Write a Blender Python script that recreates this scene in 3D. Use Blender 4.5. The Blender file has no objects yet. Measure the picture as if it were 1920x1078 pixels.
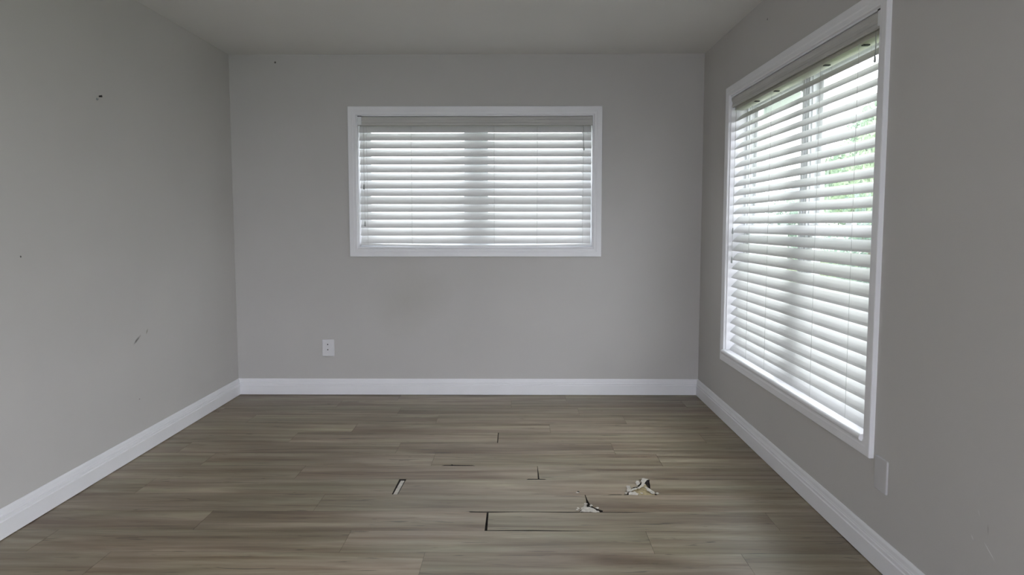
import bpy, bmesh, math, random
from mathutils import Vector, Matrix
random.seed(7)
R_ = math.radians
SC = bpy.context.scene
COL = SC.collection

# ------------------------------------------------------------------ camera, sky, exposure
XL, XR, D, H, YR = -2.0535, 1.309, 5.3644, 2.44, -2.7      # room: left, right, far wall, height, rear wall
WT = 0.20                                                   # wall thickness
cam_d = bpy.data.cameras.new('camera')
cam_d.sensor_fit = 'HORIZONTAL'; cam_d.sensor_width = 36.0
cam_d.lens = 1395.2 * 36.0 / 1920.0
cam_d.clip_start = 0.05; cam_d.clip_end = 300
cam = bpy.data.objects.new('camera', cam_d); COL.objects.link(cam)
rt = Vector((0.9999607, 0.0088632, -0.0001987)); up = Vector((-0.0005465, 0.0839735, 0.9964658)); fw = Vector((-0.0088486, 0.9964266, -0.0839989))
m = Matrix((rt, up, -fw)).transposed().to_4x4(); m.translation = (0, 0, 1.2405)
cam.matrix_world = m
SC.camera = cam

SC.view_settings.view_transform = 'Standard'
SC.view_settings.look = 'None'
SC.view_settings.gamma = 1.0
SC.view_settings.use_curve_mapping = False
SC.view_settings.exposure = 0.0
SC.cycles.use_denoising = True
SC.cycles.diffuse_bounces = 10
SC.cycles.max_bounces = 16
SC.cycles.transparent_max_bounces = 16
SC.cycles.sample_clamp_indirect = 10.0

SKY = 7.2
world = bpy.data.worlds.new('overcast_sky'); SC.world = world; world.use_nodes = True
wn = world.node_tree.nodes; wl = world.node_tree.links
bg = wn['Background']; bg.inputs['Strength'].default_value = SKY
tc = wn.new('ShaderNodeTexCoord'); sx = wn.new('ShaderNodeSeparateXYZ'); wl.new(tc.outputs['Generated'], sx.inputs[0])
rp = wn.new('ShaderNodeValToRGB'); wl.new(sx.outputs['Z'], rp.inputs[0]); wl.new(rp.outputs[0], bg.inputs['Color'])
rp.color_ramp.elements[0].position = 0.0; rp.color_ramp.elements[0].color = (0.955, 0.955, 1.0, 1)
rp.color_ramp.elements[1].position = 0.9; rp.color_ramp.elements[1].color = (0.88, 0.91, 1.0, 1)

# added fill light behind the viewer, standing in for daylight of unseen rooms
ld = bpy.data.lights.new('rear_fill', 'AREA'); ld.shape = 'RECTANGLE'; ld.size = 2.6; ld.size_y = 2.0; ld.energy = 38; ld.color = (0.72, 0.73, 1.0)
lo_ = bpy.data.objects.new('rear_fill', ld); COL.objects.link(lo_); lo_.location = (-0.35, YR + 0.12, 1.3); lo_.rotation_euler = (R_(90), 0, 0)

# ------------------------------------------------------------------ materials
def mat(name, color, rough=0.5, spec=0.5, bump=None, vary=None):
    """plain painted / plastic surface; bump=(scale, strength), vary=(scale, amount) gives slight tone variation"""
    M = bpy.data.materials.new(name); M.use_nodes = True
    n = M.node_tree.nodes; l = M.node_tree.links; b = n['Principled BSDF']
    b.inputs['Base Color'].default_value = (*color, 1); b.inputs['Roughness'].default_value = rough
    b.inputs['Specular IOR Level'].default_value = spec
    t = n.new('ShaderNodeTexCoord')
    if bump:
        x = n.new('ShaderNodeTexNoise'); x.inputs['Scale'].default_value = bump[0]; x.inputs['Detail'].default_value = 3
        l.new(t.outputs['Object'], x.inputs['Vector'])
        bp = n.new('ShaderNodeBump'); bp.inputs['Strength'].default_value = bump[1]; bp.inputs['Distance'].default_value = 0.002
        l.new(x.outputs[0], bp.inputs['Height']); l.new(bp.outputs[0], b.inputs['Normal'])
    if vary:
        x = n.new('ShaderNodeTexNoise'); x.inputs['Scale'].default_value = vary[0]; x.inputs['Detail'].default_value = 4
        l.new(t.outputs['Object'], x.inputs['Vector'])
        mr = n.new('ShaderNodeMapRange'); mr.inputs['From Min'].default_value = 0.3; mr.inputs['From Max'].default_value = 0.7
        mr.inputs['To Min'].default_value = 1 - vary[1]; mr.inputs['To Max'].default_value = 1 + vary[1]
        l.new(x.outputs[0], mr.inputs['Value'])
        mx = n.new('ShaderNodeVectorMath'); mx.operation = 'SCALE'; mx.inputs[0].default_value = color
        l.new(mr.outputs[0], mx.inputs['Scale']); l.new(mx.outputs[0], b.inputs['Base Color'])
    return M

WALLC = (0.555, 0.543, 0.528)
def wall_mat(name, marks):
    """matt greige paint, roller texture, and the wall's own marks: (centre, (ra, rb) in the wall plane, angle, axis, colour, strength)"""
    M = mat(name, WALLC, 0.75, 0.25, bump=(260, 0.12), vary=(1.7, 0.018))
    n = M.node_tree.nodes; l = M.node_tree.links; b = n['Principled BSDF']
    src = b.inputs['Base Color'].links[0].from_socket
    geo = n.new('ShaderNodeNewGeometry')
    nz = n.new('ShaderNodeTexNoise'); nz.inputs['Detail'].default_value = 4
    l.new(geo.outputs['Position'], nz.inputs['Vector'])
    for (c, rad, ang, ax, colr, s, soft) in marks:
        nz2 = n.new('ShaderNodeTexNoise'); nz2.inputs['Scale'].default_value = 1.2 / max(rad); nz2.inputs['Detail'].default_value = 4
        l.new(geo.outputs['Position'], nz2.inputs['Vector'])
        sub = n.new('ShaderNodeVectorMath'); sub.operation = 'SUBTRACT'; sub.inputs[1].default_value = c
        l.new(geo.outputs['Position'], sub.inputs[0])
        rot = n.new('ShaderNodeVectorRotate'); rot.rotation_type = 'X_AXIS' if ax == 'x' else 'Y_AXIS'
        rot.inputs['Angle'].default_value = ang; l.new(sub.outputs[0], rot.inputs['Vector'])
        dv = n.new('ShaderNodeVectorMath'); dv.operation = 'DIVIDE'
        dv.inputs[1].default_value = (10, rad[0], rad[1]) if ax == 'x' else (rad[0], 10, rad[1])
        l.new(rot.outputs[0], dv.inputs[0])
        ln = n.new('ShaderNodeVectorMath'); ln.operation = 'LENGTH'; l.new(dv.outputs[0], ln.inputs[0])
        ad = n.new('ShaderNodeMath'); ad.operation = 'MULTIPLY_ADD'; ad.inputs[1].default_value = 0.9
        l.new(nz2.outputs[0], ad.inputs[0]); l.new(ln.outputs['Value'], ad.inputs[2])
        mr = n.new('ShaderNodeMapRange'); mr.inputs['From Min'].default_value = 1.45; mr.inputs['From Max'].default_value = 1.45 - soft
        mr.inputs['To Min'].default_value = 0; mr.inputs['To Max'].default_value = s; l.new(ad.outputs[0], mr.inputs['Value'])
        mx = n.new('ShaderNodeMix'); mx.data_type = 'RGBA'; l.new(mr.outputs[0], mx.inputs['Factor'])
        l.new(src, mx.inputs['A']); mx.inputs['B'].default_value = (*colr, 1); src = mx.outputs['Result']
    l.new(src, b.inputs['Base Color'])
    return M

M_BACK = wall_mat('wall_paint_far', [((-0.80, D, 0.70), (0.34, 0.26), 0.5, 'y', (0.33, 0.32, 0.26), 0.33, 1.3),
                                     ((-1.723, D, 2.385), (0.008, 0.008), 0, 'y', (0.08, 0.07, 0.06), 0.9, 0.4)])
M_LEFT = wall_mat('wall_paint_left', [((XL, 3.949, 0.623), (0.045, 0.009), -0.45, 'x', (0.14, 0.13, 0.12), 0.85, 0.7),
                                      ((XL, 4.06, 0.655), (0.020, 0.008), -0.9, 'x', (0.22, 0.21, 0.16), 0.7, 0.7),
                                      ((XL, 3.051, 1.110), (0.006, 0.005), 0, 'x', (0.05, 0.05, 0.05), 0.9, 0.4),
                                      ((XL, 3.95, 0.30), (0.008, 0.004), 0, 'x', (0.15, 0.14, 0.13), 0.6, 0.4)])
M_RIGHT = wall_mat('wall_paint_right', [((XR, 2.008, 0.333), (0.034, 0.0022), -0.57, 'x', (0.80, 0.80, 0.80), 0.8, 0.5),
                                        ((XR, 2.09, 0.342), (0.010, 0.003), -0.8, 'x', (0.75, 0.75, 0.75), 0.6, 0.5),
                                        ((XR, 2.066, 0.424), (0.012, 0.002), -1.0, 'x', (0.70, 0.70, 0.70), 0.6, 0.5),
                                        ((XR, 2.022, 0.393), (0.003, 0.016), 0.1, 'x', (0.35, 0.34, 0.33), 0.6, 0.5),
                                        ((XR, 4.033, 2.318), (0.008, 0.007), 0, 'x', (0.08, 0.07, 0.07), 0.9, 0.4)])
M_WALL = wall_mat('wall_paint_rear', [])
M_CEIL = mat('ceiling_paint', (0.72, 0.715, 0.695), 0.85, 0.2, bump=(120, 0.2), vary=(1.3, 0.015))
M_TRIM = mat('white_semigloss_trim', (0.85, 0.855, 0.88), 0.38, 0.5, bump=(45, 0.06), vary=(6, 0.015))
M_VINYL = mat('white_vinyl', (0.82, 0.84, 0.86), 0.35, 0.5)
M_SLAT = mat('white_faux_wood', (0.80, 0.805, 0.80), 0.42, 0.5, bump=(60, 0.05), vary=(9, 0.012))
M_VAL = mat('off_white_valance', (0.52, 0.515, 0.495), 0.5, 0.4, vary=(8, 0.02))
M_RAIL = mat('enamelled_head_rail', (0.52, 0.52, 0.44), 0.4, 0.5, vary=(30, 0.04))
M_CORD = mat('white_cord', (0.62, 0.62, 0.6), 0.8, 0.2, bump=(900, 0.3))
M_TASS = mat('clear_grey_tassel', (0.33, 0.35, 0.34), 0.25, 0.6, vary=(200, 0.2))
M_BLACK = mat('black_plastic', (0.015, 0.015, 0.015), 0.5, 0.4, vary=(90, 0.2))
M_PLATE = mat('white_wall_plate', (0.74, 0.74, 0.76), 0.35, 0.5, vary=(60, 0.01))
M_PLATE2 = mat('greyish_wall_plate', (0.575, 0.57, 0.58), 0.4, 0.45, vary=(60, 0.01))
M_SUB = mat('shadow_dark_subfloor', (0.035, 0.03, 0.026), 0.9, 0.1, vary=(40, 0.3))  # subfloor coloured dark, so the shadow in open joints is in its colour
M_EDGE = mat('dark_plank_edge', (0.05, 0.045, 0.04), 0.8, 0.1, vary=(40, 0.2))
M_CORE = mat('pale_plank_core', (0.56, 0.53, 0.47), 0.85, 0.15, bump=(300, 0.6), vary=(70, 0.18))
M_TAN = mat('tan_glue_residue', (0.40, 0.33, 0.19), 0.8, 0.2, bump=(200, 0.6), vary=(60, 0.25))
M_GRASS = mat('lawn', (0.15, 0.19, 0.10), 0.95, 0.05, vary=(3, 0.3))
M_CONC = mat('pale_concrete_walk', (0.42, 0.42, 0.40), 0.9, 0.1, bump=(40, 0.5), vary=(5, 0.1))
M_STUCCO = mat('pale_stucco', (0.62, 0.65, 0.60), 0.9, 0.1, bump=(90, 0.8), vary=(4, 0.05))
M_POST = mat('white_porch_paint', (0.66, 0.72, 0.68), 0.6, 0.3, vary=(8, 0.03))
M_ROOF = mat('grey_shingle', (0.16, 0.19, 0.23), 0.9, 0.1, bump=(60, 0.8), vary=(7, 0.2))
M_BARK = mat('tree_bark', (0.13, 0.11, 0.08), 0.95, 0.1, bump=(30, 1.0), vary=(12, 0.3))

def leaf_mat(name, a, b_):
    M = bpy.data.materials.new(name); M.use_nodes = True
    n = M.node_tree.nodes; l = M.node_tree.links; b = n['Principled BSDF']; b.inputs['Roughness'].default_value = 0.6
    t = n.new('ShaderNodeTexCoord'); x = n.new('ShaderNodeTexNoise'); x.inputs['Scale'].default_value = 1.6; x.inputs['Detail'].default_value = 5
    l.new(t.outputs['Object'], x.inputs['Vector'])
    r = n.new('ShaderNodeValToRGB'); r.color_ramp.elements[0].position = 0.36; r.color_ramp.elements[1].position = 0.62
    r.color_ramp.elements[0].color = (*a, 1); r.color_ramp.elements[1].color = (*b_, 1)
    l.new(x.outputs[0], r.inputs[0]); l.new(r.outputs[0], b.inputs['Base Color'])
    tr = n.new('ShaderNodeBsdfTranslucent'); l.new(r.outputs[0], tr.inputs['Color'])
    mx = n.new('ShaderNodeMixShader'); mx.inputs[0].default_value = 0.35
    l.new(b.outputs[0], mx.inputs[1]); l.new(tr.outputs[0], mx.inputs[2]); l.new(mx.outputs[0], n['Material Output'].inputs['Surface'])
    return M
M_LEAF = [leaf_mat('leaves_mid_green', (0.19, 0.28, 0.19), (0.34, 0.46, 0.32)),
          leaf_mat('leaves_bright_green', (0.24, 0.33, 0.20), (0.42, 0.54, 0.34)),
          leaf_mat('leaves_deep_green', (0.14, 0.23, 0.17), (0.27, 0.38, 0.29))]

def glass_mat():
    M = bpy.data.materials.new('window_glass'); M.use_nodes = True
    n = M.node_tree.nodes; l = M.node_tree.links; n.remove(n['Principled BSDF'])
    t = n.new('ShaderNodeBsdfTransparent'); t.inputs['Color'].default_value = (0.95, 0.96, 0.96, 1)
    g = n.new('ShaderNodeBsdfGlossy'); g.inputs['Roughness'].default_value = 0.02
    f = n.new('ShaderNodeFresnel'); ge = n.new('ShaderNodeNewGeometry'); mi = n.new('ShaderNodeMapRange')   # same reflectance entering and leaving the thin pane
    mi.inputs['To Min'].default_value = 1.45; mi.inputs['To Max'].default_value = 1 / 1.45
    l.new(ge.outputs['Backfacing'], mi.inputs['Value']); l.new(mi.outputs[0], f.inputs['IOR'])
    mx = n.new('ShaderNodeMixShader'); l.new(f.outputs[0], mx.inputs[0]); l.new(t.outputs[0], mx.inputs[1]); l.new(g.outputs[0], mx.inputs[2])
    l.new(mx.outputs[0], n['Material Output'].inputs['Surface'])
    return M
M_GLASS = glass_mat()

def plank_mat():
    """greyed oak vinyl plank: tone per plank, long streaks, fine grain and small dark knots along the board"""
    M = bpy.data.materials.new('grey_oak_vinyl_plank'); M.use_nodes = True
    n = M.node_tree.nodes; l = M.node_tree.links; b = n['Principled BSDF']
    t = n.new('ShaderNodeTexCoord'); oi = n.new('ShaderNodeObjectInfo')
    cmb = n.new('ShaderNodeCombineXYZ')
    ml = n.new('ShaderNodeMath'); ml.operation = 'MULTIPLY'; ml.inputs[1].default_value = 37.0; l.new(oi.outputs['Random'], ml.inputs[0])
    l.new(ml.outputs[0], cmb.inputs[0]); l.new(ml.outputs[0], cmb.inputs[1]); l.new(ml.outputs[0], cmb.inputs[2])
    ad = n.new('ShaderNodeVectorMath'); ad.operation = 'ADD'; l.new(t.outputs['Object'], ad.inputs[0]); l.new(cmb.outputs[0], ad.inputs[1])
    def noise(sx_, sy_, detail, dist=0.0, rough=0.55):
        mp = n.new('ShaderNodeMapping'); mp.inputs['Scale'].default_value = (sx_, sy_, 1); l.new(ad.outputs[0], mp.inputs['Vector'])
        x = n.new('ShaderNodeTexNoise'); x.inputs['Scale'].default_value = 1; x.inputs['Detail'].default_value = detail
        x.inputs['Distortion'].default_value = dist; x.inputs['Roughness'].default_value = rough
        l.new(mp.outputs[0], x.inputs['Vector']); return x.outputs[0]
    streak = noise(1.2, 15, 5, 0.5)
    r = n.new('ShaderNodeValToRGB'); l.new(streak, r.inputs[0])
    e = r.color_ramp.elements; e[0].position = 0.30; e[0].color = (0.118, 0.078, 0.042, 1); e[1].position = 0.70; e[1].color = (0.340, 0.290, 0.208, 1)
    e2 = r.color_ramp.elements.new(0.48); e2.color = (0.222, 0.178, 0.120, 1)
    # fine grain
    fine = noise(9, 170, 4)
    mr = n.new('ShaderNodeMapRange'); mr.inputs['From Min'].default_value = 0.3; mr.inputs['From Max'].default_value = 0.7
    mr.inputs['To Min'].default_value = 0.88; mr.inputs['To Max'].default_value = 1.10; l.new(fine, mr.inputs['Value'])
    m1 = n.new('ShaderNodeVectorMath'); m1.operation = 'SCALE'; l.new(r.outputs[0], m1.inputs[0]); l.new(mr.outputs[0], m1.inputs['Scale'])
    broad = noise(1.0, 6, 3, 0.3)
    mb = n.new('ShaderNodeMapRange'); mb.inputs['From Min'].default_value = 0.32; mb.inputs['From Max'].default_value = 0.68
    mb.inputs['To Min'].default_value = 0.80; mb.inputs['To Max'].default_value = 1.16; l.new(broad, mb.inputs['Value'])
    mbm = n.new('ShaderNodeVectorMath'); mbm.operation = 'SCALE'; l.new(m1.outputs[0], mbm.inputs[0]); l.new(mb.outputs[0], mbm.inputs['Scale']); m1 = mbm
    # knots and dark ticks
    kn = noise(5.5, 42, 2, 0.8)
    kr = n.new('ShaderNodeMapRange'); kr.inputs['From Min'].default_value = 0.28; kr.inputs['From Max'].default_value = 0.35
    kr.inputs['To Min'].default_value = 0.50; kr.inputs['To Max'].default_value = 1.0; l.new(kn, kr.inputs['Value'])
    m2 = n.new('ShaderNodeVectorMath'); m2.operation = 'SCALE'; l.new(m1.outputs[0], m2.inputs[0]); l.new(kr.outputs[0], m2.inputs['Scale'])
    # tone of the whole plank
    r3 = n.new('ShaderNodeMapRange'); r3.inputs['To Min'].default_value = 1.00; r3.inputs['To Max'].default_value = 1.16; l.new(oi.outputs['Random'], r3.inputs['Value'])
    m3 = n.new('ShaderNodeVectorMath'); m3.operation = 'SCALE'; l.new(m2.outputs[0], m3.inputs[0]); l.new(r3.outputs[0], m3.inputs['Scale'])
    # green-grey / pink-grey cast wandering along the boards
    tint = noise(1.1, 6, 3)
    rt_ = n.new('ShaderNodeValToRGB'); l.new(tint, rt_.inputs[0])
    rt_.color_ramp.elements[0].position = 0.35; rt_.color_ramp.elements[0].color = (0.97, 1.02, 0.97, 1)
    rt_.color_ramp.elements[1].position = 0.65; rt_.color_ramp.elements[1].color = (1.03, 0.985, 1.015, 1)
    m4 = n.new('ShaderNodeVectorMath'); m4.operation = 'MULTIPLY'; l.new(m3.outputs[0], m4.inputs[0]); l.new(rt_.outputs[0], m4.inputs[1])
    l.new(m4.outputs[0], b.inputs['Base Color'])
    rr = n.new('ShaderNodeMapRange'); rr.inputs['To Min'].default_value = 0.34; rr.inputs['To Max'].default_value = 0.50; l.new(streak, rr.inputs['Value'])
    l.new(rr.outputs[0], b.inputs['Roughness']); b.inputs['Specular IOR Level'].default_value = 0.5
    bp = n.new('ShaderNodeBump'); bp.inputs['Strength'].default_value = 0.12; bp.inputs['Distance'].default_value = 0.001
    l.new(fine, bp.inputs['Height']); l.new(bp.outputs[0], b.inputs['Normal'])
    return M
M_PLANK = plank_mat()

# ------------------------------------------------------------------ helpers
def box(bm, x0, x1, y0, y1, z0, z1, T=None):
    vs = [(x, y, z) for x in (x0, x1) for y in (y0, y1) for z in (z0, z1)]
    if T: vs = [T(*v) for v in vs]
    v = [bm.verts.new(p) for p in vs]
    for f in ((0, 1, 3, 2), (4, 6, 7, 5), (0, 4, 5, 1), (2, 3, 7, 6), (0, 2, 6, 4), (1, 5, 7, 3)):
        bm.faces.new([v[i] for i in f])
def prism(bm, pts0, pts1):
    a = [bm.verts.new(p) for p in pts0]; b = [bm.verts.new(p) for p in pts1]; n = len(a)
    for i in range(n): bm.faces.new((a[i], a[(i + 1) % n], b[(i + 1) % n], b[i]))
    bm.faces.new(a); bm.faces.new(list(reversed(b)))
def tube(bm, pts, r, seg=6):
    """closed tube along a path; r a number or a list"""
    rs = r if isinstance(r, (list, tuple)) else [r] * len(pts)
    rings = []
    for i, p in enumerate(pts):
        p = Vector(p); d = Vector(pts[min(i + 1, len(pts) - 1)]) - Vector(pts[max(i - 1, 0)]); d.normalize()
        a = d.orthogonal().normalized() if abs(d.z) < 0.9 else (Vector((1, 0, 0)) - d * d.x).normalized()
        b = d.cross(a)
        rings.append([bm.verts.new(p + (a * math.cos(2 * math.pi * k / seg) + b * math.sin(2 * math.pi * k / seg)) * rs[i]) for k in range(seg)])
    for i in range(len(rings) - 1):
        for k in range(seg): bm.faces.new((rings[i][k], rings[i][(k + 1) % seg], rings[i + 1][(k + 1) % seg], rings[i + 1][k]))
    bm.faces.new(list(reversed(rings[0]))); bm.faces.new(rings[-1])
def wloc(o):
    v = Vector((0, 0, 0))
    while o: v = v + o.location; o = o.parent
    return v
def obj(name, bm, material, parent=None, base=None, smooth=False, bevel=0):
    """link a bmesh given in world coordinates as one object whose origin is base (default: parent's)"""
    bmesh.ops.recalc_face_normals(bm, faces=bm.faces)
    pw = wloc(parent) if parent else Vector((0, 0, 0))
    bs = Vector(base) if base is not None else pw
    bmesh.ops.translate(bm, vec=-bs, verts=bm.verts)
    me = bpy.data.meshes.new(name); bm.to_mesh(me); bm.free()
    me.materials.append(material)
    if smooth:
        for p in me.polygons: p.use_smooth = True
    o = bpy.data.objects.new(name, me); COL.objects.link(o)
    o.location = bs - pw
    if parent: o.parent = parent
    if bevel:
        md = o.modifiers.new('bevel', 'BEVEL'); md.width = bevel; md.segments = 2; md.limit_method = 'ANGLE'
    return o
def tag(o, label, cat, group=None, kind=None):
    o['label'] = label; o['category'] = cat
    if group: o['group'] = group
    if kind: o['kind'] = kind
    return o
def empty(name, loc, label, cat, group=None, kind=None):
    o = bpy.data.objects.new(name, None); o.empty_display_size = 0.1; COL.objects.link(o); o.location = loc
    return tag(o, label, cat, group, kind)

# wall frames: (u along the wall, v up, w outwards from the room-side face)
T_BACK = lambda u, v, w: (u, D + w, v)
T_RIGHT = lambda u, v, w: (XR + w, u, v)
T_REAR = lambda u, v, w: (u, YR - w, v)

# openings (u0, u1, v0, v1)
OB = (-1.156, 0.534, 1.070, 2.018)
OR = (2.750, 4.672, 0.440, 2.026)
OD = (-1.45, 0.75, 0.02, 2.10)
OS = (-1.70, 1.25, 0.440, 2.200)            # unseen window added to the right wall beside the viewer, brightening the left wall

# ------------------------------------------------------------------ room shell
def wall_with_hole(name, T, U0, U1, holes, material, label):
    """one wall slab with rectangular openings that share no height limits (grid of all their edges)"""
    bm = bmesh.new()
    us = sorted({U0, U1} | {h[0] for h in holes} | {h[1] for h in holes}); vs = sorted({0.0, H} | {h[2] for h in holes} | {h[3] for h in holes})
    inh = lambda i, j: any(h[0] <= (us[i] + us[i + 1]) / 2 <= h[1] and h[2] <= (vs[j] + vs[j + 1]) / 2 <= h[3] for h in holes) if 0 <= i < len(us) - 1 and 0 <= j < len(vs) - 1 else True
    P = {(i, j, w): bm.verts.new(T(u, v, w)) for w in (0, WT) for i, u in enumerate(us) for j, v in enumerate(vs)}
    for i in range(len(us) - 1):
        for j in range(len(vs) - 1):
            if inh(i, j): continue
            for w in (0, WT): bm.faces.new((P[i, j, w], P[i + 1, j, w], P[i + 1, j + 1, w], P[i, j + 1, w]))
            for (di, dj, p, q) in ((-1, 0, (i, j), (i, j + 1)), (1, 0, (i + 1, j), (i + 1, j + 1)), (0, -1, (i, j), (i + 1, j)), (0, 1, (i, j + 1), (i + 1, j + 1))):
                if inh(i + di, j + dj): bm.faces.new((P[(*p, 0)], P[(*q, 0)], P[(*q, WT)], P[(*p, WT)]))
    bmesh.ops.delete(bm, geom=[v for v in bm.verts if not v.link_faces], context='VERTS')
    o = obj(name, bm, material); return tag(o, label, 'wall', kind='structure')
wall_with_hole('wall_back', T_BACK, XL, XR, [OB], M_BACK, 'far greige wall around the smaller wide blinded window')
wall_with_hole('wall_right', T_RIGHT, YR, D + WT, [OR, OS], M_RIGHT, 'greige right-hand wall around the tall blinded window')
wall_with_hole('wall_rear', T_REAR, XL, XR, [OD], M_WALL, 'greige wall behind the viewer with a wide added glazed opening')
bm = bmesh.new(); box(bm, XL - WT, XL, YR, D + WT, 0, H)
tag(obj('wall_left', bm, M_LEFT), 'bare greige left-hand wall with a scuff and an old screw', 'wall', kind='structure')
bm = bmesh.new(); box(bm, XL - WT, XR + WT, YR - WT, D + WT, H, H + 0.15)
tag(obj('ceiling', bm, M_CEIL), 'plain smooth pale grey ceiling above the room', 'ceiling', kind='structure')
bm = bmesh.new(); box(bm, XL, XR, YR, D, -0.16, -0.007)
floor = tag(obj('floor', bm, M_SUB), 'greyed oak plank floor with gaps and torn plank ends', 'floor', kind='structure')

# ------------------------------------------------------------------ floor planks
PW, PL, ROW0 = 0.2045, 1.197, 2.727
BT, BH = 0.016, 0.1187
joints = {-1: -0.355, 0: -0.681, 1: -0.132, 2: 0.304, 3: 0.612, 4: 0.098, 5: 0.745, 6: -0.671, 7: -0.122, 8: 0.192, 9: -0.52, 10: 0.40, 11: -0.05, 12: -0.86}
rj = random.Random(3)
special = {}
def plank(pts, name='plank', top=0.0, base=None):
    bm = bmesh.new()
    prism(bm, [(x, y, -0.0065) for x, y in pts], [(x, y, top) for x, y in pts])
    cx = sum(p[0] for p in pts) / len(pts); cy = sum(p[1] for p in pts) / len(pts)
    for f in bm.faces:
        if len({round(v.co.z, 4) for v in f.verts}) > 1: f.material_index = 1
    o = obj(name, bm, M_PLANK, floor, base=base or (cx, cy, 0)); o.data.materials.append(M_EDGE); return o
G = 0.00035
k = -1
krow_min = int(math.floor((YR - ROW0) / PW)); krow_max = int(math.ceil((D - ROW0) / PW))
shared = None
for k in range(krow_min, krow_max):
    y0 = ROW0 + k * PW; y1 = y0 + PW
    y0 = max(y0, YR); y1 = min(y1, D)
    if y1 - y0 < 0.01: continue
    j = joints.get(k)
    if j is None: j = rj.uniform(-0.6, 0.6)
    xs = [j]
    while xs[0] > XL: xs.insert(0, xs[0] - PL)
    while xs[-1] < XR: xs.append(xs[-1] + PL)
    xs[0] = XL; xs[-1] = XR
    xs = [xs[0]] + [x for x in xs[1:-1] if XL + 0.02 < x < XR - 0.02] + [xs[-1]]
    for a, b in zip(xs[:-1], xs[1:]):
        l_, r_, n_, f_ = a + G, b - G, y0 + G, y1 - G
        at = lambda v: abs(v - j) < 0.01
        pts = [(l_, n_), (r_, n_), (r_, f_), (l_, f_)]
        if k == 7 and at(a): pts = [(l_ + 0.004, n_), (r_, n_), (r_, f_), (l_ + 0.003, f_)]              # thin open end joint
        elif k == 4 and at(a): pts = [(l_ + 0.004, n_ + 0.010), (a + 0.03, n_ + 0.008), (a + 0.04, n_), (r_, n_), (r_, f_), (l_ + 0.0005, f_)]   # dark joint right of the T
        elif k == 4 and at(b): pts = [(l_, n_), (b - 0.060, n_), (b - 0.050, n_ + 0.010), (r_ - 0.003, n_ + 0.010), (r_ - 0.0005, f_), (l_, f_)]
        elif k == 1 and at(a): pts = [(a + 0.005, n_ + 0.006), (a + 0.08, n_ + 0.008), (a + 0.19, n_ + 0.010), (a + 0.34, n_ + 0.005), (a + 0.5, n_), (r_, n_), (r_, f_), (a + 0.72, f_),
                                      (a + 0.60, f_ - 0.007), (a + 0.45, f_ - 0.005), (a + 0.35, f_ - 0.009), (a + 0.24, f_ - 0.006), (a + 0.15, f_ - 0.003), (a + 0.05, f_ - 0.009), (a + 0.003, f_ - 0.011)]
        elif k == 1 and at(b): pts = [(l_, n_), (b - 0.006, n_), (b - 0.005, f_ - 0.011), (b - 0.076, f_ - 0.009), (b - 0.085, f_), (l_, f_)]
        elif k == 3 and abs(b + 0.585) < 0.01: pts = [(l_, n_), (-0.585, n_), (-0.583, f_), (l_, f_)]
        elif k == 3 and abs(a + 0.585) < 0.01 and not at(b):
            pass
        elif k == 5 and False: pass
        elif k == 2 and at(b):    # torn end: left plank of the peaked joint
            pts = [(l_, n_), (0.262, n_), (0.270, 3.153), (0.281, 3.166), (0.276, 3.181), (0.291, 3.206), (0.303, 3.232), (0.306, 3.275), (0.3055, f_), (l_, f_)]
        elif k == 2 and at(a):
            pts = [(0.364, n_), (r_, n_), (r_, f_), (0.3085, f_), (0.312, 3.275), (0.3185, 3.225), (0.331, 3.188), (0.352, 3.165), (0.368, 3.150)]
        elif k == 3 and at(b):
            pts = [(l_, n_), (0.408, n_), (0.430, n_ + 0.006), (0.470, n_ + 0.008), (0.482, n_ + 0.002), (0.492, n_ + 0.006), (0.500, n_ + 0.004), (0.497, 3.356), (0.512, 3.372), (0.506, 3.398), (0.527, 3.414), (0.545, 3.442), (0.566, 3.450), (0.575, 3.487), (0.598, 3.510), (0.603, 3.532), (0.585, f_), (l_, f_)]
        elif k == 3 and at(a):
            pts = [(0.640, n_), (r_, n_), (r_, f_), (0.640, f_), (0.634, 3.520), (0.629, 3.470), (0.622, 3.425), (0.630, 3.385), (0.634, 3.352)]
        if k == 5 and a < -0.45 < b:      # long-edge gap with a chipped edge
            pts = [(l_, n_), (-0.400, n_), (-0.385, n_ + 0.010), (-0.352, n_ + 0.013), (-0.345, n_ + 0.022), (-0.338, n_ + 0.014), (-0.24, n_ + 0.011), (-0.222, n_), (r_, n_), (r_, f_), (l_, f_)]
        if k == 3 and at(b):              # its left end stands 26 mm off the neighbour
            pts[0] = (-0.557, n_); pts[-1] = (-0.549, f_)
        plank(pts)
# what shows in the openings
bm = bmesh.new(); prism(bm, [(-0.580, 3.344, -0.0066), (-0.562, 3.344, -0.0066), (-0.556, 3.533, -0.0066), (-0.574, 3.533, -0.0066)],
                        [(-0.580, 3.344, -0.003), (-0.562, 3.344, -0.003), (-0.556, 3.533, -0.003), (-0.574, 3.533, -0.003)])
obj('exposed_core', bm, M_CORE, floor)['label'] = 'pale plank core showing in an open end joint'
def flake(pts, z, tilt, material=M_CORE, name='torn_flake', th=0.0022):
    """a thin torn chip of plank, curled up: outline in x, y; z height per point"""
    r = random.Random(int(pts[0][0] * 9973) & 1023)
    top = [(x, y, zz + th) for (x, y), zz in zip(pts, z)]; bot = [(x, y, zz) for (x, y), zz in zip(pts, z)]
    bm = bmesh.new(); prism(bm, bot, top)
    bmesh.ops.triangulate(bm, faces=[f for f in bm.faces if len(f.verts) > 4])
    return obj(name, bm, material, floor)
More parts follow.
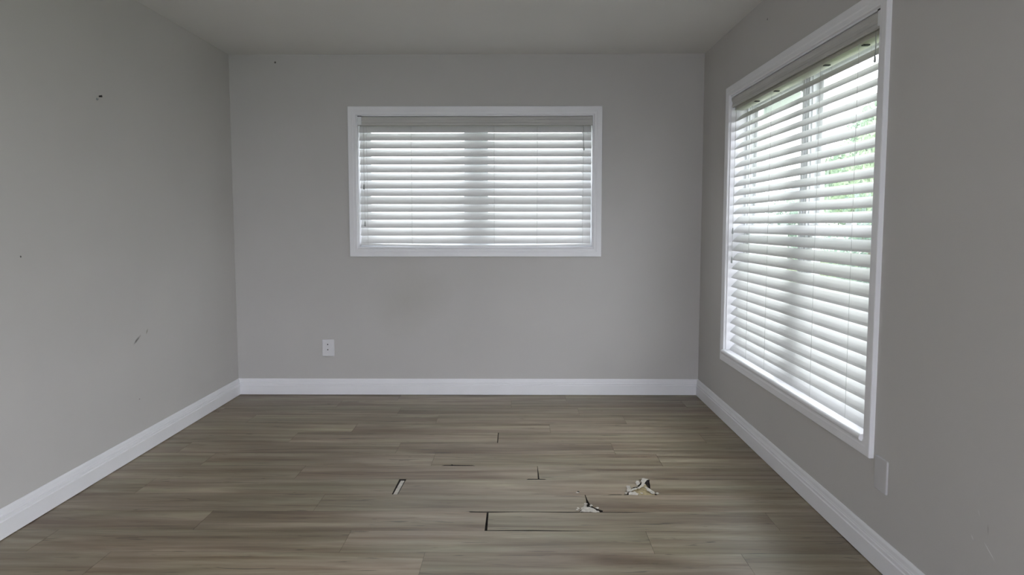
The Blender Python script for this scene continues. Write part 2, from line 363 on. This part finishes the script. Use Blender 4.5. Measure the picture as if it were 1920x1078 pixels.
def jag(pts, z, seed, n=1, amp=0.004):
    """break every edge of an outline into jagged pieces"""
    r = random.Random(seed); P, Z = [], []
    for i in range(len(pts)):
        a, b = Vector(pts[i]), Vector(pts[(i + 1) % len(pts)]); za, zb = z[i], z[(i + 1) % len(pts)]
        P.append(tuple(a)); Z.append(za)
        for q in range(n):
            t = (q + 1) / (n + 1) + r.uniform(-0.1, 0.1)
            d = (b - a); nn = Vector((-d.y, d.x)).normalized()
            P.append(tuple(a.lerp(b, t) + nn * r.uniform(-amp, amp))); Z.append(za + (zb - za) * t + r.uniform(-0.001, 0.0015))
    return P, Z
A1, Z1 = jag([(0.266, 3.141), (0.305, 3.137), (0.352, 3.139), (0.332, 3.160), (0.312, 3.176), (0.286, 3.180)], [-.003, -.001, -.003, .002, .004, .002], 1, 3, 0.005)
flake(A1, Z1, 0)
A2, Z2 = jag([(0.284, 3.184), (0.300, 3.178), (0.303, 3.206), (0.294, 3.212)], [.000, .004, .010, .004], 2, 1, 0.002)
flake(A2, Z2, 0)
A3, Z3 = jag([(0.270, 3.150), (0.284, 3.158), (0.290, 3.174), (0.274, 3.170)], [.002, .006, .010, .004], 3, 1, 0.002)
flake(A3, Z3, 0)
B0, ZB = jag([(0.508, 3.343), (0.632, 3.343), (0.618, 3.420), (0.612, 3.500), (0.590, 3.470), (0.548, 3.420), (0.520, 3.380)], [-.0055] * 7, 4, 1)
flake(B0, ZB, 0, M_TAN, 'exposed_residue', 0.002)['label'] = 'tan residue under the torn plank'
for s, (pts, z) in enumerate([
    ([(0.600, 3.540), (0.630, 3.535), (0.618, 3.505), (0.603, 3.470), (0.588, 3.470), (0.592, 3.505)], [.008, .006, .009, .006, .003, .006]),
    ([(0.588, 3.470), (0.603, 3.462), (0.590, 3.425), (0.566, 3.408), (0.560, 3.424)], [.004, .007, .009, .005, .002]),
    ([(0.556, 3.424), (0.564, 3.410), (0.540, 3.385), (0.518, 3.374), (0.520, 3.392)], [.003, .007, .008, .004, .002]),
    ([(0.503, 3.362), (0.520, 3.374), (0.524, 3.410), (0.512, 3.430), (0.508, 3.400)], [.001, .006, .014, .012, .004]),
    ([(0.508, 3.343), (0.548, 3.336), (0.556, 3.342), (0.535, 3.358), (0.515, 3.362)], [.000, .001, .003, .006, .004]),
    ([(0.596, 3.430), (0.626, 3.372), (0.630, 3.350), (0.616, 3.356), (0.600, 3.392)], [.006, .005, .002, -.001, .001]),
    ([(0.566, 3.470), (0.578, 3.474), (0.580, 3.498), (0.572, 3.504), (0.562, 3.490)], [.000, .002, .008, .010, .004])]):
    P_, Z_ = jag(pts, z, 20 + s, 2, 0.0045); flake(P_, Z_, 0)
for s, (x, y) in enumerate([(0.262, 3.166), (0.256, 3.148), (0.300, 3.222), (0.322, 3.196), (0.344, 3.170), (0.498, 3.352), (0.640, 3.350), (0.612, 3.548), (0.538, 3.366), (0.570, 3.352)]):
    r5 = random.Random(50 + s); q = [(x + math.cos(t) * r5.uniform(0.003, 0.009), y + math.sin(t) * r5.uniform(0.004, 0.012)) for t in (0.2, 1.4, 2.6, 3.7, 5.2)]
    flake(q, [0.001 + r5.uniform(0, 0.004) for _ in q], 0)
bm = bmesh.new(); prism(bm, [(x, y, 0.0002) for x, y in ((0.266, 3.366), (0.276, 3.362), (0.283, 3.370), (0.272, 3.376))],
                        [(x, y, 0.0022) for x, y in ((0.267, 3.367), (0.275, 3.363), (0.281, 3.370), (0.272, 3.374))])
obj('torn_flake', bm, M_CORE, floor)
bm = bmesh.new(); prism(bm, [(x, y, 0.0001) for x, y in ((0.272, 3.379), (0.279, 3.374), (0.285, 3.379), (0.281, 3.386), (0.275, 3.387))],
                        [(x, y, 0.0008) for x, y in ((0.272, 3.379), (0.279, 3.374), (0.285, 3.379), (0.281, 3.386), (0.275, 3.387))])
obj('chipped_pit', bm, M_SUB, floor)

# ------------------------------------------------------------------ baseboards
def baseboard(name, a, b, inward, label, m0=1, m1=1):
    """colonial profile swept from a to b, mitred ends"""
    prof = [(0, 0.003), (BT, 0.003), (BT, 0.070), (BT - .0045, 0.0735), (BT - .0045, 0.0770), (BT - .0015, 0.0790), (BT - .0020, 0.0865), (BT - .0065, 0.0890), (BT - .0065, 0.0925), (BT - .0045, 0.0940),
            (BT - .0065, 0.098), (BT - .0080, 0.110), (BT - .0110, 0.1165), (0.003, BH), (0, BH)]
    a = Vector(a); b = Vector(b); d = (b - a).normalized(); n = Vector(inward)
    bm = bmesh.new()
    prism(bm, [a + n * t + d * t * m0 + Vector((0, 0, z)) for t, z in prof], [b + n * t - d * t * m1 + Vector((0, 0, z)) for t, z in prof])
    o = obj(name, bm, M_TRIM); return tag(o, label, 'baseboard', kind='structure')
baseboard('baseboard_left', (XL, YR, 0), (XL, D, 0), (1, 0, 0), 'white moulded baseboard along the left wall')
baseboard('baseboard_back', (XL, D, 0), (XR, D, 0), (0, -1, 0), 'white moulded baseboard along the far wall')
baseboard('baseboard_right', (XR, D, 0), (XR, YR, 0), (-1, 0, 0), 'white moulded baseboard along the right wall')

# ------------------------------------------------------------------ windows
def sweep_frame(bm, T, r, prof):
    """sweep a profile round a rectangle; prof = (outward offset from the opening, w) points; mitred corners"""
    u0, u1, v0, v1 = r; rings = []
    for (cu, cv, su, sv) in ((u0, v0, -1, -1), (u1, v0, 1, -1), (u1, v1, 1, 1), (u0, v1, -1, 1)):
        rings.append([bm.verts.new(T(cu + su * p, cv + sv * p, w)) for p, w in prof])
    n = len(prof)
    for i in range(4):
        a, b = rings[i], rings[(i + 1) % 4]
        for q in range(n): bm.faces.new((a[q], a[(q + 1) % n], b[(q + 1) % n], b[q]))
def window(name, T, r, base, label, sash=True, casing=True, units=2, stool=False):
    root = empty(name, base, label, 'window', kind='structure')
    u0, u1, v0, v1 = r
    if casing:
        bm = bmesh.new()
        sweep_frame(bm, T, r, [(0.000, 0.0), (0.000, -0.012), (0.004, -0.016), (0.020, -0.0165), (0.026, -0.0185), (0.055, -0.019), (0.058, -0.017), (0.058, 0.0)])
        obj('casing', bm, M_TRIM, root)
    bm = bmesh.new()   # jamb liner over the plaster return
    sweep_frame(bm, T, r, [(0.0, 0.0), (0.0, 0.150), (-0.008, 0.150), (-0.008, 0.0)])
    obj('jamb_liner', bm, M_TRIM, root)
    if stool:
        bm = bmesh.new(); pts = [(0.11, v0 + 0.016), (-0.018, v0 + 0.016)]
        pts += [(-0.018 - 0.013 * math.sin(math.pi * t / 8), v0 + 0.003 + 0.013 * math.cos(math.pi * t / 8)) for t in range(1, 8)]
        pts += [(-0.018, v0 - 0.010), (0.0, v0 - 0.010), (0.0, v0 + 0.002), (0.11, v0 + 0.002)]
        prism(bm, [T(u0 + 0.002, v, w) for w, v in pts], [T(u1 - 0.002, v, w) for w, v in pts])
        obj('sill', bm, M_TRIM, root)
    else:
        bm = bmesh.new(); box(bm, u0 + 0.002, u1 - 0.002, v0, v0 + 0.012, -0.012, 0.11, T)
        obj('sill', bm, M_TRIM, root, bevel=0.004)
    W0 = 0.095
    um = (u0 + u1) / 2; sp = [(u0 + 0.008, um - 0.022), (um + 0.022, u1 - 0.008)] if units == 2 else [(u0 + .008, u1 - .008)]
    if units == 2:
        bm = bmesh.new(); box(bm, um - 0.022, um + 0.022, v0 + 0.008, v1 - 0.008, W0 - 0.004, W0 + 0.075, T)
        box(bm, um - 0.006, um + 0.006, v0 + 0.02, v1 - 0.02, W0 - 0.010, W0, T)
        obj('mullion', bm, M_VINYL, root)
    for a, b in sp:
        lo, hi = v0 + 0.010, v1 - 0.010; mid = (lo + hi) / 2 - (0.045 if T is T_BACK else 0.015)
        bm = bmesh.new(); sweep_frame(bm, T, (a + 0.034, b - 0.034, lo + 0.034, hi - 0.034),
                                      [(0, W0 + 0.012), (0.010, W0 + 0.012), (0.010, W0), (0.034, W0), (0.034, W0 + 0.072), (0, W0 + 0.072)])
        fr = obj('window_frame', bm, M_VINYL, root)
        for nm, z0, z1, w in (('lower_sash', lo + 0.030, mid + 0.022, W0 + 0.012), ('upper_sash', mid - 0.022, hi - 0.030, W0 + 0.042)):
            sb = bmesh.new(); st = 0.036
            sweep_frame(sb, T, (a + 0.030 + st, b - 0.030 - st, z0 + st, z1 - st), [(0, w + 0.006), (0.008, w), (st, w), (st, w + 0.026), (0, w + 0.026)])
            s = obj(nm, sb, M_VINYL, root)
            gb = bmesh.new(); box(gb, a + 0.030 + st - 0.004, b - 0.030 - st + 0.004, z0 + st - 0.004, z1 - st + 0.004, w + 0.012, w + 0.015, T)
            obj('pane', gb, M_GLASS, s)
        lb = bmesh.new(); c = (a + b) / 2; box(lb, c - 0.03, c + 0.03, mid + 0.022, mid + 0.034, W0 + 0.014, W0 + 0.036, T)
        obj('sash_lock', lb, M_VINYL, root)
    return root
window('window_1', T_BACK, OB, (-0.31, D, OB[2]), 'wide white-cased twin window in the far wall')
window('window_2', T_RIGHT, OR, (XR, 3.71, OR[2]), 'tall white-cased twin window in the right wall', stool=True)

window('added_window_4', T_RIGHT, OS, (XR, 0.05, OS[2]), 'unseen tall window added to the right wall beside the viewer for fill light', stool=True)

# patio door pair added behind the viewer to let in fill daylight
root = empty('added_window_3', (-0.35, YR, OD[2]), 'white-framed glazed patio opening added behind the viewer for fill light', 'window', kind='structure')
bm = bmesh.new(); sweep_frame(bm, T_REAR, OD, [(0.0, 0.0), (0.0, -0.018), (0.06, -0.018), (0.06, 0.0)]); obj('casing', bm, M_TRIM, root)
for a, b, w in ((OD[0], -0.32, 0.05), (-0.38, OD[1], 0.09)):
    bm = bmesh.new(); sweep_frame(bm, T_REAR, (a + 0.06, b - 0.06, OD[2] + 0.08, OD[3] - 0.06), [(0, w), (0.06, w), (0.06, w + 0.035), (0, w + 0.035)])
    s = obj('door_leaf', bm, M_VINYL, root)
    bm = bmesh.new(); box(bm, a + 0.056, b - 0.056, OD[2] + 0.076, OD[3] - 0.056, w + 0.014, w + 0.018, T_REAR); obj('pane', bm, M_GLASS, s)

# ------------------------------------------------------------------ blinds
PITCH = 0.0565
def blind(T, r, z_top, n, theta, vb, label, ladders, tassels, wand, sag, ends):
    u0, u1, v0, v1 = r; W = 0.045; uc = (u0 + u1) / 2
    base = Vector(T(uc, v0, W)); root = empty('window_blind', base, label, 'blind', group='white faux wood window blinds')
    e0, e1 = u0 + 0.008 + ends, u1 - 0.008 - ends; L = e1 - e0
    # valance: moulded board across the front, with a dark slot at one end
    bm = bmesh.new(); vt = v1 - 0.012; hb = vb - 0.013 if T is T_RIGHT else z_top + 0.034
    pr = [(0.006, vb), (0.002, vb + 0.004), (0.002, vb + 0.016), (0.005, vb + 0.020), (0.004, vt - 0.024), (0.001, vt - 0.019), (-0.002, vt - 0.006), (0.000, vt), (0.012, vt), (0.012, vb)]
    prism(bm, [T(u0 + 0.010, v, w) for w, v in pr], [T(u1 - 0.010, v, w) for w, v in pr])
    obj('valance', bm, M_VAL, root)
    bm = bmesh.new()   # open-bottomed steel channel
    box(bm, u0 + 0.012, u1 - 0.012, vt - 0.052, vt - 0.002, 0.022, 0.024, T); box(bm, u0 + 0.012, u1 - 0.012, vt - 0.052, vt - 0.002, 0.076, 0.078, T)
    box(bm, u0 + 0.012, u1 - 0.012, hb - 0.003, hb, 0.020, 0.080, T)
    box(bm, u0 + 0.012, u1 - 0.012, hb, vt - 0.052, 0.0215, 0.0235, T); box(bm, u0 + 0.012, u1 - 0.012, hb, vt - 0.052, 0.0765, 0.0785, T)
    obj('head_rail', bm, M_RAIL, root)
    for uu in ladders:
        bm = bmesh.new(); box(bm, uu - 0.010, uu + 0.010, hb - 0.007, hb - 0.003, 0.034, 0.060, T); obj('cord_guide', bm, M_BLACK, root)
    # slats
    U = Vector(T(1, 0, 0)) - Vector(T(0, 0, 0)); V = Vector((0, 0, 1)); N = Vector(T(0, 0, 1)) - Vector(T(0, 0, 0))
    def slat_mesh():
        bm = bmesh.new(); c, s = math.cos(theta), math.sin(theta); hw = 0.032; pr = []
        for t in (-1, -0.6, 0, 0.6, 1): pr.append((t * hw, 0.0013 * (1 - t * t) + 0.0014 * (1 if abs(t) < 1 else 0.45)))
        for t in (1, 0.6, 0, -0.6, -1): pr.append((t * hw, 0.0013 * (1 - t * t) - 0.0014 * (1 if abs(t) < 1 else 0.45)))
        # a along the slat width: room edge (-) low, outer edge (+) high; b along its upper normal
        f = lambda a, b: N * (a * c - b * s) + V * (a * s + b * c)
        prism(bm, [U * (-L / 2) + f(a, b) for a, b in pr], [U * (L / 2) + f(a, b) for a, b in pr])
        bmesh.ops.translate(bm, vec=base, verts=bm.verts)
        return bm
    rr = random.Random(n)
    first = None; zs = [z_top - PITCH * k for k in range(n)]
    for k, z in enumerate(zs):
        loc = Vector(T((e0 + e1) / 2, z, W)) + V * rr.uniform(-0.0008, 0.0008) - base
        if first is None:
            first = obj('slat', slat_mesh(), M_SLAT, root, base=base); o = first
        else:
            o = first.copy(); COL.objects.link(o); o.parent = root
        o.location = loc + U * rr.uniform(-0.0015, 0.0015)
        a = rr.uniform(-0.008, 0.008); q = rr.uniform(-0.0006, 0.0006)
        o.rotation_euler = (a, q, 0) if abs(U.x) > 0.5 else (q, a, 0)
    # bottom rail, slightly bowed by its cords
    zb = zs[-1] - 0.046
    bm = bmesh.new(); prev = None; NS = 24
    cs, sn = math.cos(theta * sag[3]), math.sin(theta * sag[3])
    for i in range(NS + 1):
        t = i / NS; zc = zb + sag[0] * (1 - t) + sag[1] * t - sag[2] * math.sin(math.pi * t)
        ring = []
        for a, b in ((-0.031, -0.006), (0.031, -0.006), (0.032, 0.0), (0.031, 0.006), (-0.031, 0.006), (-0.032, 0.0)):
            ring.append(bm.verts.new(Vector(T(e0 + L * t, zc, W)) + N * (a * cs - b * sn) + V * (a * sn + b * cs)))
        if prev:
            for q in range(6): bm.faces.new((prev[q], prev[(q + 1) % 6], ring[(q + 1) % 6], ring[q]))
        else: bm.faces.new(ring)
        prev = ring
    bm.faces.new(prev); obj('bottom_rail', bm, M_SLAT, root)
    # ladders: a front and a rear string with a rung under every slat
    ci, si = 0.032 * math.cos(theta), 0.032 * math.sin(theta)
    for uu in ladders:
        bm = bmesh.new(); dz = 0.003
        tube(bm, [T(uu, vb - 0.006, W - ci - 0.002), T(uu, zb, W - ci - 0.002)], 0.0009, 4)
        tube(bm, [T(uu, vb - 0.006, W + ci + 0.002), T(uu, zb, W + ci + 0.002)], 0.0009, 4)
        for z in zs: tube(bm, [T(uu, z - si - dz, W - ci - 0.002), T(uu, z + si - dz, W + ci + 0.002)], 0.0005, 3)
        obj('ladder_cord', bm, M_CORD, root)
    for uu, zz in tassels:
        bm = bmesh.new(); wf = W - ci - 0.012
        tube(bm, [T(uu, vb, wf + 0.004), T(uu, zz + 0.02, wf)], 0.0009, 4); c_ = obj('lift_cord', bm, M_CORD, root)
        bm = bmesh.new(); tube(bm, [T(uu, zz + 0.022, wf), T(uu, zz + 0.014, wf), T(uu, zz - 0.010, wf), T(uu, zz - 0.016, wf)], [0.002, 0.004, 0.006, 0.004], 8)
        obj('tassel', bm, M_TASS, c_, smooth=True)
    for uu, zz in wand:
        bm = bmesh.new(); wf = W - ci - 0.010
        tube(bm, [T(uu, vb, wf + 0.006), T(uu, vb - 0.012, wf - 0.002), T(uu, (vb + zz) / 2, wf), T(uu + 0.004, zz, wf)], 0.0018, 5)
        obj('tilt_cord', bm, M_TASS, root)
        bm = bmesh.new(); tube(bm, [T(uu + 0.004, zz + 0.003, wf), T(uu + 0.004, zz - 0.014, wf), T(uu + 0.004, zz - 0.02, wf)], [0.003, 0.005, 0.003], 8)
        obj('tassel', bm, M_TASS, root, smooth=True)
    # mounting bracket: the dark slot at the end of the valance
    ue = u0 + 0.018
    for nm, w0, w1, a, b, mm in (('bracket', -0.004, 0.03, -0.010, 0.012, M_VINYL), ('bracket_slot', -0.005, 0.0, -0.008, 0.014, M_BLACK)):
        for end in (0, 1):
            if (T is T_BACK) != (end == 0): continue
            uc_ = u0 + 0.024 if end == 0 else u0 + 0.024
            bm = bmesh.new()
            if nm == 'bracket': box(bm, uc_ - 0.014, uc_ + 0.014, vb + 0.004, vt + 0.002, w0, w1, T)
            else: box(bm, uc_ - 0.014, uc_ + 0.014, vt + 0.000, vt + 0.005, w0 - 0.001, w1, T)
            obj(nm, bm, mm, root)
    return root
TH = R_(60)
blind(T_BACK, OB, 1.9245, 15, TH, 1.945, 'white slatted blind over the smaller window in the far wall',
      (-0.770, -0.175, 0.133, -1.090, 0.462), ((-1.112, 1.510), (-1.108, 1.245)), ((0.462, 1.790),), (0.014, 0.012, 0.010, 0.10), 0.006)
blind(T_RIGHT, OR, 1.892, 26, R_(45), 1.957, 'taller white slatted blind over the big window in the right wall',
      (4.318, 3.994, 3.357, 2.988), ((4.61, 1.20), (4.615, 1.02)), ((2.830, 1.86),), (0.0, 0.0, 0.0, 0.95), 0.004)

# ------------------------------------------------------------------ wall plates, screw
def rplate(T, uc, vc, w, h, th, material, name, parent, base):
    bm = bmesh.new()
    def ring(ins, wd):
        pts = []; rad = 0.006
        for cx, cy, a0 in ((w / 2 - rad, h / 2 - rad, 0), (-w / 2 + rad, h / 2 - rad, 90), (-w / 2 + rad, -h / 2 + rad, 180), (w / 2 - rad, -h / 2 + rad, 270)):
            for q in range(4):
                a = R_(a0 + 30 * q); pts.append(T(uc + cx + (rad - ins) * math.cos(a), vc + cy + (rad - ins) * math.sin(a), -wd))
        return [bm.verts.new(p) for p in pts]
    rs = [ring(0, 0.0), ring(0, th * 0.5), ring(0.0015, th * 0.85), ring(0.004, th)]
    for a, b in zip(rs[:-1], rs[1:]):
        for q in range(len(a)): bm.faces.new((a[q], a[(q + 1) % len(a)], b[(q + 1) % len(a)], b[q]))
    bm.faces.new(rs[-1]); bm.faces.new(rs[0])
    return obj(name, bm, material, parent, base=base)
b1 = (-1.389, D, 0.345)
r1 = empty('wall_outlet', b1, 'small white two-port outlet plate low on the far wall', 'outlet')
rplate(T_BACK, -1.389, 0.345, 0.088, 0.124, 0.007, M_PLATE, 'cover_plate', r1, None)
for dz in (0.0265, -0.012):
    bm = bmesh.new(); box(bm, -1.397, -1.385, 0.345 + dz - 0.006, 0.345 + dz + 0.006, -0.0076, -0.005, T_BACK)
    p_ = obj('port', bm, M_PLATE, r1, bevel=0.001)
    bm = bmesh.new(); box(bm, -1.3945, -1.3875, 0.345 + dz - 0.0045, 0.345 + dz + 0.0045, -0.0080, -0.0060, T_BACK)
    obj('port_hole', bm, M_BLACK, p_)
for dz in (0.045, -0.045):
    bm = bmesh.new(); tube(bm, [T_BACK(-1.389, 0.345 + dz, -0.006), T_BACK(-1.389, 0.345 + dz, -0.0078)], 0.003, 8); obj('screw', bm, M_PLATE, r1)
r2 = empty('blank_plate', (XR, 2.627, 0.343), 'blank cover plate low on the right wall beside the tall window', 'wall plate')
rplate(T_RIGHT, 2.627, 0.343, 0.092, 0.124, 0.006, M_PLATE2, 'cover_plate', r2, None)
r3 = empty('wall_screw', (XL, 3.676, 1.862), 'tiny dark screw left in the bare left wall', 'screw')
bm = bmesh.new(); tube(bm, [(XL - 0.002, 3.690, 1.867), (XL + 0.010, 3.692, 1.868), (XL + 0.012, 3.692, 1.868)], [0.004, 0.005, 0.006], 8); obj('screw_head', bm, M_BLACK, r3, smooth=True)
bm = bmesh.new(); tube(bm, [(XL - 0.002, 3.668, 1.852), (XL + 0.004, 3.668, 1.850), (XL + 0.006, 3.668, 1.849)], [0.006, 0.006, 0.004], 8); obj('wall_anchor', bm, M_TASS, r3, smooth=True)

# ------------------------------------------------------------------ outdoors
bm = bmesh.new(); box(bm, -60, 60, -60, 90, -0.40, -0.30)
tag(obj('lawn', bm, M_GRASS), 'green lawn outside the windows', 'lawn', kind='structure')
bm = bmesh.new(); box(bm, -6, 1.9, D + WT + 0.02, D + 4.2, -0.30, -0.05); box(bm, XR + WT + 0.02, 3.0, -3, D + 4.2, -0.30, -0.08)
tag(obj('concrete_walk', bm, M_CONC), 'pale concrete walk around the outside of the house', 'walkway', kind='structure')
pr = empty('porch', (2.06, 6.44, -0.08), 'white porch post and eave seen through the tall window', 'porch', kind='structure')
bm = bmesh.new(); box(bm, 2.015, 2.10, 6.40, 6.485, -0.08, 2.22); obj('post', bm, M_POST, pr, bevel=0.006)
bm = bmesh.new(); box(bm, 1.62, 2.13, 5.62, 9.5, 2.22, 2.30); box(bm, 2.09, 2.13, 5.62, 9.5, 2.18, 2.36); obj('eave', bm, M_POST, pr)

def tree(loc, h, rad, trunk_h, mi, n, label, seed, name='tree'):
    r = random.Random(seed); x, y, z0 = loc
    root = empty(name, loc, label, 'tree', group='trees outside the right window')
    bm = bmesh.new(); top = Vector((x, y, z0 + h * 0.7))
    tube(bm, [(x, y, z0), (x + 0.05, y, z0 + trunk_h * .5), (x, y + 0.05, z0 + trunk_h), tuple(top)], [h * .03, h * .024, h * .02, h * .006], 8)
    for q in range(6):
        a = q * 1.05 + r.random(); s = z0 + trunk_h * r.uniform(0.8, 1.3)
        tube(bm, [(x, y, s), (x + math.cos(a) * rad * .35, y + math.sin(a) * rad * .35, s + h * .13), (x + math.cos(a) * rad * .7, y + math.sin(a) * rad * .7, s + h * .3)], [h * .012, h * .008, h * .003], 6)
    obj('trunk', bm, M_BARK, root, smooth=True)
    bm = bmesh.new(); blobs = []
    for q in range(15):
        a = r.uniform(0, 6.283); rr = rad * r.uniform(0.1, 0.72); zz = z0 + trunk_h + (h - trunk_h) * r.uniform(0.12, 0.86)
        k_ = 1 - 0.5 * abs((zz - z0 - trunk_h) / (h - trunk_h) - 0.45) * 2
        blobs.append((Vector((x + math.cos(a) * rr * k_, y + math.sin(a) * rr * k_, zz)), rad * r.uniform(0.32, 0.5)))
    for q in range(n):
        c, br = r.choice(blobs); d = Vector((r.gauss(0, 1), r.gauss(0, 1), r.gauss(0, 1))).normalized()
        p = c + d * br * (r.random() ** 0.35); s = h * r.uniform(0.010, 0.020)
        t = (d + Vector((r.gauss(0, .6), r.gauss(0, .6), r.gauss(0, .6)))).normalized(); a = t.orthogonal().normalized(); b = t.cross(a)
        v = [bm.verts.new(p + a * s), bm.verts.new(p + b * s * .55 + t * s * .2), bm.verts.new(p - a * s), bm.verts.new(p - b * s * .55 + t * s * .2)]
        bm.faces.new((v[0], v[1], v[2])); bm.faces.new((v[0], v[2], v[3]))
    me = bpy.data.meshes.new('foliage'); bmesh.ops.translate(bm, vec=-Vector(loc), verts=bm.verts); bm.to_mesh(me); bm.free(); me.materials.append(M_LEAF[mi])
    o = bpy.data.objects.new('foliage', me); COL.objects.link(o); o.parent = root; o['kind'] = 'stuff'
tree((6.15, 11.9, -0.3), 3.75, 1.15, 0.7, 1, 8000, 'bright green tree nearest behind the tall window', 3)
tree((7.75, 16.2, -0.3), 4.35, 1.5, 0.9, 0, 9000, 'mid green tree standing behind the nearest bright one', 1)
tree((9.95, 21.2, -0.3), 4.6, 1.6, 1.0, 1, 8000, 'brighter farther tree beside the window mullion', 2)
tree((9.6, 26.6, -0.3), 2.4, 1.9, 0.3, 2, 7000, 'low dark green tree seen through the far sash', 4)
tree((4.05, 8.6, -0.3), 1.9, 0.75, 0.3, 2, 4000, 'low dark shrub near the middle of the tall window', 5, 'shrub')
# neighbour's house beyond the trees
hs = empty('neighbour_house', (17, 33, -0.3), 'pale neighbouring house with grey roof beyond the trees', 'house')
bm = bmesh.new(); box(bm, 13.2, 21, 30, 37, -0.3, 2.6); obj('wall', bm, M_STUCCO, hs)
bm = bmesh.new(); prism(bm, [(12.7, 29.5, 2.6), (21.5, 29.5, 2.6), (17.1, 29.5, 4.7)], [(12.7, 37.5, 2.6), (21.5, 37.5, 2.6), (17.1, 37.5, 4.7)]); obj('roof', bm, M_ROOF, hs)
for q, xx in enumerate((14.2, 16.4, 18.6)):
    bm = bmesh.new(); box(bm, xx, xx + 1.1, 29.93, 30.0, 0.7, 1.9); f_ = obj('window', bm, M_VINYL, hs)
    bm = bmesh.new(); box(bm, xx + .07, xx + 1.03, 29.91, 29.94, 0.77, 1.83); obj('pane', bm, M_ROOF, f_)
# low garden wall along the back boundary and one along the side
bm = bmesh.new(); box(bm, -8, 5.0, 13.9, 14.05, -0.3, 1.15); box(bm, -8.02, 5.02, 13.87, 14.08, 1.15, 1.2)
tag(obj('garden_wall', bm, M_STUCCO), 'low pale stucco garden wall beyond the far window', 'wall', kind='structure')
